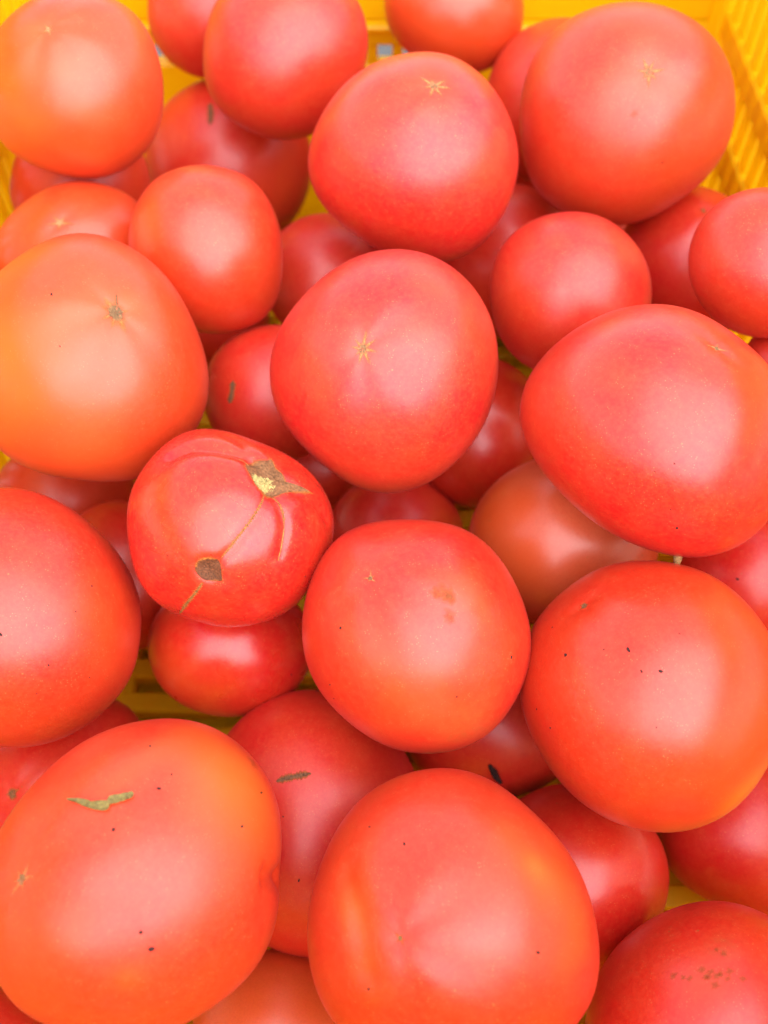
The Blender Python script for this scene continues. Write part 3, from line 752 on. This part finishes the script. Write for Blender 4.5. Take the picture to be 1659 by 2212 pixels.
         shape=(-0.0006, 0.0007, 0.0004, 0.0001, 0.0483, -0.0112, 0.0015, -0.0116, -0.0049, -0.0008, 0.0017, -0.0024, 0.0029, -0.0025), color=(0.6, 0.024, 0.006), gloss=None,
         marks=[('star', (-0.2332, -0.2488, 0.9401), 0.00287, 5, 'green'), ('blot', (-0.7122, 0.6901, 0.1287), 0.0129, 'warm', 0.6), ('blot', (0.5535, 0.4849, 0.6772), 0.0144, 'warm', 0.75), ('blot', (0.4135, 0.5153, 0.7507), 0.00575, 'yellow', 0.6), ('blot', (0.7533, 0.2632, 0.6027), 0.00862, 'warm', 0.6), ('blot', (-0.5641, -0.161, 0.8098), 0.00517, 'yellow', 0.3), ('blot', (-0.4674, -0.3004, 0.8314), 0.00489, 'yellow', 0.32), ('blot', (-0.3631, -0.4623, 0.8089), 0.00517, 'yellow', 0.3), ('blot', (-0.2937, -0.6104, 0.7357), 0.00517, 'warm', 0.5), ('blot', (-0.68, -0.05415, 0.7312), 0.00431, 'warm', 0.45), ('groove', [(-0.7075, -0.03348, 0.7059), (-0.5591, -0.1895, 0.8072), (-0.4475, -0.3515, 0.8223), (-0.3525, -0.5175, 0.7797)], 0.00374, 0.0012), ('speck', (-0.6845, 0.3213, 0.6544), 0.000575, 'topmost dark soil speck on the largest bottom middle tomato'), ('speck', (-0.4194, 0.3031, 0.8557), 0.000862, 'dark soil speck, second from the top on the largest bottom middle tomato'), ('speck', (0.5693, 0.01665, 0.822), 0.00101, 'dark soil speck, third from the top on the largest bottom middle tomato'), ('speck', (-0.3037, -0.6, 0.7401), 0.000718, 'lowest dark soil speck on the largest bottom middle tomato')]),
    dict(label='big notched orange-red tomato at bottom left carrying two dry leaf scraps', short='notched bottom left tomato',
         loc=(-0.07029, 0.06086, 0.1239), quat=(0.8717, 0.1484, 0.05728, 0.4636), axes=(0.04439, 0.04097, 0.03839),
         shape=(0.0007, 0.0018, 0.0004, 0.0004, 0.0138, 0.0192, 0.007, -0.0006, -0.0009, -0.0106, -0.0021, -0.0032, -0.0043, 0.0062), color=(0.6, 0.024, 0.006), gloss=None,
         marks=[('star', (-0.4254, 0.5744, 0.6993), 0.00661, 6, 'tan'), ('blot', (0.7428, -0.09192, 0.6632), 0.0158, 'yellow', 0.7), ('blot', (0.7446, 0.1106, 0.6583), 0.0129, 'warm', 0.6), ('blot', (0.6299, -0.4319, 0.6455), 0.0115, 'warm', 0.65), ('blot', (-0.4691, -0.3285, 0.8198), 0.00374, 'yellow', 0.25), ('blot', (-0.7012, 0.3097, 0.6422), 0.0216, 'warm', 0.45), ('blot', (0.9292, -0.1549, 0.3356), 0.0023, 'olive', 0.4), ('blot', (-0.1681, 0.9768, 0.133), 0.00431, 'olive', 0.45), ('blot', (-0.2254, 0.9652, 0.1323), 0.00316, 'olive', 0.5), ('groove', [(0.5172, -0.8322, 0.1998), (0.4689, -0.7571, 0.4549), (0.4394, -0.7065, 0.5548)], 0.00345, 0.0028), ('speck', (0.5899, 0.4764, 0.652), 0.000719, 'topmost dark soil speck on the notched bottom left tomato'), ('speck', (0.4163, 0.241, 0.8767), 0.00101, 'dark soil speck, third from the top on the notched bottom left tomato'), ('speck', (0.5283, 0.2378, 0.8151), 0.000575, 'dark soil speck, second from the top on the notched bottom left tomato'), ('speck', (0.0839, 0.3018, 0.9497), 0.00101, 'dark soil speck, sixth from the top on the notched bottom left tomato'), ('speck', (0.7983, -0.3233, 0.5081), 0.000862, 'dark soil speck, fourth from the top on the notched bottom left tomato'), ('speck', (0.5489, -0.3446, 0.7615), 0.000862, 'dark soil speck, fifth from the top on the notched bottom left tomato'), ('speck', (-0.2426, -0.2213, 0.9445), 0.00101, 'dark soil speck, seventh from the top on the notched bottom left tomato'), ('speck', (-0.2762, -0.3354, 0.9007), 0.00144, 'lowest dark soil speck on the notched bottom left tomato'), ('patch', [(0.05483, 0.6492, 0.7586), (0.08685, 0.6138, 0.7847), (0.1211, 0.5494, 0.8267), (0.1285, 0.5175, 0.846), (0.165, 0.4763, 0.8637), (0.182, 0.4352, 0.8818), (0.1488, 0.4064, 0.9015), (0.1235, 0.4351, 0.8919), (0.09897, 0.4878, 0.8674), (0.087, 0.5264, 0.8458), (0.07478, 0.5811, 0.8104)], 'leaf', 'long', 0.0006), ('patch', [(0.2036, 0.4525, 0.8682), (0.2429, 0.4178, 0.8754), (0.2774, 0.3859, 0.8798), (0.3029, 0.3529, 0.8853), (0.2896, 0.3327, 0.8975), (0.2536, 0.3517, 0.9011), (0.2107, 0.3866, 0.8979), (0.1751, 0.4207, 0.8901)], 'leaf', 'short', 0.0007)]),
    dict(label='pinkish red tomato with a dark brown dash scar between the bottom two', short='tomato with the brown dash scar',
         loc=(-0.02634, 0.09363, 0.06114), quat=(0.7366, 0.07348, 0.1161, -0.6623), axes=(0.04647, 0.04027, 0.03677),
         shape=(-0.0004, 0.0002, 0.0, 0.0, 0.0001, -0.0, 0.0001, -0.0, -0.0, -0.0, 0.0, -0.0, -0.0, 0.0), color=(0.58, 0.008, 0.008), gloss=None,
         marks=[('dash', [(-0.269, -0.2731, 0.9236), (-0.2837, -0.1836, 0.9412), (-0.2916, -0.08703, 0.9526), (-0.2992, 0.01725, 0.954)], 0.00312), ('speck', (0.4069, -0.1384, 0.9029), 0.000867, 'lowest dark soil speck on the tomato with the brown dash scar'), ('speck', (-0.02421, -0.2321, 0.9724), 0.00052, 'topmost dark soil speck on the tomato with the brown dash scar')]),
    dict(label='orange shaded tomato at the bottom edge between the two largest ones', short='',
         loc=(-0.03624, 0.02695, 0.04205), quat=(0.9952, 0.03306, 0.05229, -0.07538), axes=(0.02922, 0.02508, 0.02599),
         shape=(0.0, 0.0005, 0.0, -0.0, 0.0, -0.0001, 0.0001, 0.0, -0.0, 0.0, 0.0, 0.0, 0.0, 0.0), color=(0.58, 0.09, 0.015), gloss=None,
         marks=[]),
    dict(label='red tomato with russet flecks in the bottom right corner', short='',
         loc=(0.0981, 0.02437, 0.0844), quat=(0.9435, -0.008963, -0.1519, 0.2944), axes=(0.03903, 0.03318, 0.03455),
         shape=(-0.0005, -0.0026, 0.0001, 0.0, -0.0042, 0.0093, 0.0003, 0.005, 0.0002, -0.0014, 0.0015, -0.0, 0.0014, -0.001), color=(0.58, 0.008, 0.008), gloss=None,
         marks=[('blot', (0.4456, 0.3577, 0.8207), 0.00424, 'olive', 0.3), ('blot', (0.2132, 0.2416, 0.9467), 0.00979, 'warm', 0.4), ('blot', (0.2309, 0.3368, 0.9128), 0.000914, 'olive', 0.6), ('blot', (0.2389, 0.2722, 0.9321), 0.00104, 'olive', 0.6), ('blot', (0.2149, 0.2752, 0.9371), 0.000783, 'olive', 0.6), ('blot', (0.2851, 0.2328, 0.9298), 0.000914, 'olive', 0.6), ('blot', (0.3143, 0.2255, 0.9222), 0.00104, 'olive', 0.6), ('blot', (0.3788, 0.1973, 0.9042), 0.00104, 'olive', 0.6), ('blot', (0.3336, 0.1656, 0.9281), 0.000783, 'olive', 0.6), ('blot', (0.4183, 0.09446, 0.9034), 0.000914, 'olive', 0.6), ('blot', (0.04465, 0.4404, 0.8967), 0.000914, 'olive', 0.6), ('blot', (0.09101, 0.382, 0.9197), 0.000653, 'olive', 0.6), ('blot', (0.1231, 0.3453, 0.9304), 0.000783, 'olive', 0.6), ('blot', (0.2346, 0.1888, 0.9536), 0.00104, 'olive', 0.6), ('blot', (0.4304, 0.3243, 0.8424), 0.000783, 'olive', 0.6), ('blot', (0.4096, 0.3792, 0.8297), 0.000653, 'olive', 0.6), ('blot', (0.2785, 0.2825, 0.9179), 0.000653, 'olive', 0.6)]),
    dict(label='darkest tomato deep in the gap right of the brown-smudged one', short='',
         loc=(0.04352, 0.1331, 0.04632), quat=(0.9827, 0.1754, -0.05872, 0.006759), axes=(0.03606, 0.02726, 0.0301),
         shape=(-0.0001, 0.0003, 0.0, 0.0, 0.0001, -0.0001, 0.0002, -0.0, 0.0, -0.0, 0.0, -0.0, 0.0001, -0.0), color=(0.58, 0.008, 0.008), gloss=None,
         marks=[('patch', [(-0.05995, -0.4866, 0.8716), (-0.03089, -0.4752, 0.8793), (0.0003316, -0.5202, 0.854), (0.02743, -0.5528, 0.8329), (0.04742, -0.6425, 0.7648), (0.07298, -0.7213, 0.6888), (0.03013, -0.7129, 0.7007), (0.002806, -0.6793, 0.7339), (-0.02355, -0.6268, 0.7788), (-0.04416, -0.5562, 0.8299)], 'leaf', 'dark', 0.0007)]),
    dict(label='deep red shaded tomato behind the bottom middle one on its right', short='',
         loc=(0.06702, 0.07478, 0.05177), quat=(0.9787, 0.08742, -0.1068, 0.1522), axes=(0.03557, 0.03199, 0.03238),
         shape=(-0.0, 0.0005, 0.0, 0.0, -0.0, -0.0, 0.0001, -0.0, 0.0, 0.0, 0.0, -0.0, 0.0, 0.0), color=(0.58, 0.008, 0.008), gloss=0.8,
         marks=[]),
    dict(label='red tomato sliver with a brown scar at the left edge above the notched one', short='',
         loc=(-0.1244, 0.1105, 0.04893), quat=(0.9246, 0.1884, 0.1073, 0.3133), axes=(0.03558, 0.03232, 0.03258),
         shape=(-0.003, -0.0057, 0.0007, 0.0013, -0.0076, 0.0438, -0.004, -0.0003, 0.0138, -0.0001, -0.003, 0.0102, -0.0059, -0.0015), color=(0.58, 0.008, 0.008), gloss=None,
         marks=[('star', (-0.452, 0.1874, 0.8721), 0.00458, 5, 'brown')]),
    dict(label='dark sliver of a tomato left of the split zipper-scarred one', short='',
         loc=(-0.1079, 0.1888, 0.07197), quat=(0.7278, 0.09591, 0.2686, -0.6236), axes=(0.03134, 0.02754, 0.0282),
         shape=(-0.0, 0.0003, 0.0, 0.0, 0.0, -0.0, 0.0, 0.0, -0.0, 0.0, 0.0, 0.0, -0.0, -0.0), color=(0.59, 0.014, 0.007), gloss=None,
         marks=[]),
    dict(label='pink tomato sliver in the bottom left corner under the notched one', short='',
         loc=(-0.137, 0.01895, 0.03836), quat=(0.95, -0.02243, 0.178, -0.2556), axes=(0.02598, 0.02107, 0.02246),
         shape=(-0.0, 0.0006, 0.0, 0.0, -0.0, -0.0001, 0.0001, -0.0, 0.0, 0.0, 0.0, 0.0, 0.0, -0.0), color=(0.58, 0.008, 0.008), gloss=None,
         marks=[]),
    dict(label='tiny tomato sliver at the right edge above the big glossy one', short='',
         loc=(0.1543, 0.2371, 0.1434), quat=(0.8089, 0.3991, -0.03516, -0.4303), axes=(0.01949, 0.01835, 0.01816),
         shape=(-0.0001, -0.0002, 0.0, -0.0, 0.0, 0.0, 0.0, -0.0, 0.0, -0.0, -0.0, 0.0, 0.0, -0.0), color=(0.59, 0.014, 0.007), gloss=None,
         marks=[]),
    dict(label='dark tomato glimpsed deep between the small unmarked one and the big orange one', short='',
         loc=(-0.09037, 0.3652, 0.04268), quat=(0.8533, 0.3875, -0.05502, 0.3444), axes=(0.02818, 0.0272, 0.02658),
         shape=(-0.0, -0.0002, 0.0, -0.0, -0.0, 0.0, 0.0, 0.0, -0.0, -0.0, 0.0, -0.0, -0.0, -0.0), color=(0.59, 0.014, 0.007), gloss=None,
         marks=[]),
    dict(label='brownish shaded tomato under the big orange one at the left edge', short='',
         loc=(-0.1428, 0.2334, 0.06033), quat=(0.9425, 0.2908, 0.1543, 0.05782), axes=(0.0314, 0.02912, 0.02903),
         shape=(0.0003, -0.0, -0.0, 0.0, 0.0, 0.0, 0.0, 0.0, -0.0, 0.0, 0.0, 0.0, 0.0, -0.0), color=(0.61, 0.042, 0.006), gloss=None,
         marks=[]),
    dict(label='deep shaded tomato in the narrow gap above right of the split zipper-scarred one', short='',
         loc=(-0.03421, 0.2688, 0.04025), quat=(0.8319, 0.2921, -0.1154, 0.4575), axes=(0.02532, 0.02522, 0.02426),
         shape=(-0.0, -0.0001, 0.0, 0.0, -0.0, 0.0, -0.0, 0.0, 0.0, 0.0, 0.0, -0.0, -0.0, -0.0), color=(0.58, 0.008, 0.008), gloss=None,
         marks=[]),
]
HIDDEN = [
    ((0.0355, 0.4236, 0.046), 0.0310, "buried tomato on the crate floor behind the round star-scarred red one"),
    ((-0.07, 0.2265, 0.044), 0.0290, "buried tomato on the crate floor under the split zipper-scarred one"),
    ((0.1274, 0.4368, 0.0476), 0.0326, "buried tomato on the crate floor in the back right corner"),
    ((-0.0474, 0.3235, 0.0425), 0.0275, "buried tomato on the crate floor under the small unmarked orange-red one"),
    ((-0.1391, 0.3199, 0.0427), 0.0277, "buried tomato on the crate floor under the blurry-starred orange one"),
    ((0.1281, 0.3058, 0.0473), 0.0323, "buried tomato on the crate floor under the green-scarred shaded one"),
    ((-0.0015, 0.3819, 0.066), 0.0272, "buried tomato under the round star-scarred red one below the back wall"),
    ((0.0107, 0.3208, 0.0451), 0.0301, "buried tomato on the crate floor under the fine star-cracked middle one"),
    ((0.1443, 0.369, 0.0412), 0.0262, "buried tomato on the crate floor below the largest upper right one"),
    ((0.1263, 0.2512, 0.0925), 0.0330, "buried tomato held under the big glossy deep red one at the right wall"),
    ((0.0125, 0.3881, 0.122), 0.0306, "buried tomato propping the round star-scarred red one from behind"),
    ((-0.1359, 0.3982, 0.0423), 0.0273, "buried tomato on the crate floor under the top left corner one"),
    ((0.0833, 0.3865, 0.0441), 0.0291, "buried tomato on the crate floor left of the green-scarred shaded one"),
    ((0.1047, 0.1454, 0.0414), 0.0264, "buried tomato on the crate floor under the speckled lower right one"),
    ((-0.1337, 0.4589, 0.0441), 0.0291, "buried tomato on the crate floor in the back left corner"),
    ((0.0724, 0.4582, 0.0795), 0.0279, "buried tomato at the back wall below the shaded orange one"),
    ((0.1423, 0.4524, 0.1075), 0.0297, "buried tomato in the back right corner, second above the floor"),
    ((0.0007, 0.4513, 0.0959), 0.0336, "buried tomato at the back wall carrying the small top-edge one"),
]
for hi, (hp, hr, hl) in enumerate(HIDDEN):
    hq = Quaternion((random.Random(hi).random(), .3, .5, .2)).normalized()
    TOMATOES.append(dict(label=hl, short='', loc=hp, quat=tuple(hq), axes=(hr, hr*.99, hr*.94), shape=(0.0,)*14,
                         color=((.59, .014, .007), (.60, .024, .006))[hi % 2], marks=[], res=28))

KIND = {'warm': 0, 'olive': 1, 'yellow': 2, 'pale': 3, 'pink': 3}
for ti, T in enumerate(TOMATOES):
    rng = np.random.RandomState(100 + ti)
    sf = Surface(T, 1000 + ti)
    v, f = get_cs(T.get('res', 60))
    P = sf(v)
    me = bpy.data.meshes.new("flesh_skin")
    me.vertices.add(len(P)); me.vertices.foreach_set("co", P.astype(np.float32).ravel())
    me.loops.add(len(f)*4); me.loops.foreach_set("vertex_index", f.astype(np.int32).ravel())
    me.polygons.add(len(f)); me.polygons.foreach_set("loop_start", np.arange(0, len(f)*4, 4, dtype=np.int32))
    me.polygons.foreach_set("use_smooth", np.ones(len(f), bool))
    me.update(calc_edges=True)
    tint = np.zeros((len(P), 4))
    small = []
    wob = np.ones(len(P))
    for _ in range(6):
        d = rng.normal(size=3); d /= np.linalg.norm(d)
        wob += 0.09*np.cos(rng.uniform(5, 16)*(v @ d) + rng.uniform(0, 6.28))
    for m in T['marks']:
        if m[0] == 'blot':
            if m[2] < 0.0026 and m[3] == 'olive':
                small.append(m); continue
            dd = np.linalg.norm(v - np.array(m[1]), axis=1)*sf.rm*wob
            g = m[4]*np.exp(-(dd/m[2])**2)
            k = KIND[m[3]]
            tint[:, k] = 1-(1-tint[:, k])*(1-np.clip(g, 0, 1))
    set_tint(me, tint)
    o = link("tomato", me, SKIN)
    o.location = T['loc']
    o.rotation_mode = 'QUATERNION'
    o.rotation_quaternion = T['quat']
    o.color = tuple(T['color']) + (T.get('gloss') or rng.uniform(.88, 1.04),)
    tag(o, T['label'], "tomato", "tomatoes heaped in the yellow crate")
    mw = Matrix.Translation(T['loc']) @ Quaternion(T['quat']).to_matrix().to_4x4()
    for m in small:
        link("blemish", smudge_mesh(sf, m[1], m[2]*1.4, m[4], rng), SCAR, o)
    for m in T['marks']:
        if m[0] == 'star':
            link("blossom_scar", star_mesh(sf, m[1], m[2], m[3], m[4], rng), SCAR, o)
        elif m[0] == 'dash':
            link("brown_scar", ribbon_mesh(sf, "brown_scar", m[1], m[2]*.5, 'dash', rng), SCAR, o)
        elif m[0] == 'line':
            nm = "zipper_scar" if m[3] == 'zip' else "growth_crack"
            link(nm, ribbon_mesh(sf, nm, m[1], m[2]*.62, m[3], rng), SCAR, o)
        elif m[0] == 'patch' and m[2] != 'leaf':
            link(m[2], patch_mesh(sf, m[2], m[1], m[3], m[4], rng), SCAR, o)
        elif m[0] == 'patch':
            lo = link("leaf_scrap" if m[3] != 'dark' else "dried_petal", leaf_mesh(sf, m[1], m[4], rng), LEAF if m[3] != 'dark' else SOIL)
            lo.matrix_world = mw
            tag(lo, {'long': "longer pointed dry olive leaf scrap on the notched bottom left tomato",
                     'short': "shorter blunt dry olive leaf scrap on the notched bottom left tomato",
                     'dark': "small blackish red dried petal in the dark gap below the brown-smudged tomato"}[m[3]],
                "leaf" if m[3] != 'dark' else "petal")
        elif m[0] == 'stub':
            U = np.array(m[1]); p = sf(U)[0]; nn = sf.normal(U)[0]
            vv, ff = [], []
            e0, e1, e2 = basis(nn)
            for k, (hh, rr) in enumerate(((-.001, 1.0), (.0008, .9), (.0022, .75), (.0026, .5))):
                for i in range(10):
                    a = i*math.pi/5
                    vv.append(p + e0*hh + (e1*math.cos(a)+e2*math.sin(a))*m[2]*rr*(1+.12*rng.rand()))
            for k in range(3):
                ff += [(k*10+i, k*10+(i+1) % 10, k*10+10+(i+1) % 10, k*10+10+i) for i in range(10)]
            ff.append(tuple(range(30, 40)))
            sm_ = mesh_from("stem_stub", vv, ff)
            set_tint(sm_, [[.45, .26, .10, 1]]*len(vv))
            link("stem_stub", sm_, SCAR, o)
        elif m[0] == 'speck':
            U = np.array(m[1]); p = sf(U)[0]; nn = sf.normal(U)[0]
            so = link("soil_speck", lump_mesh("soil_speck", m[2]*.44, rng, .4, rng.uniform(.7, 1.5)), SOIL)
            q = Vector(nn).to_track_quat('Z', 'Y').to_matrix().to_4x4()
            so.matrix_world = mw @ Matrix.Translation(p + nn*m[2]*.06) @ q
            tag(so, m[3], "soil speck", "soil specks on the " + T['short'])
print("TRIS", sum(len(o.data.polygons)*2 for o in S.objects if o.type == 'MESH'))
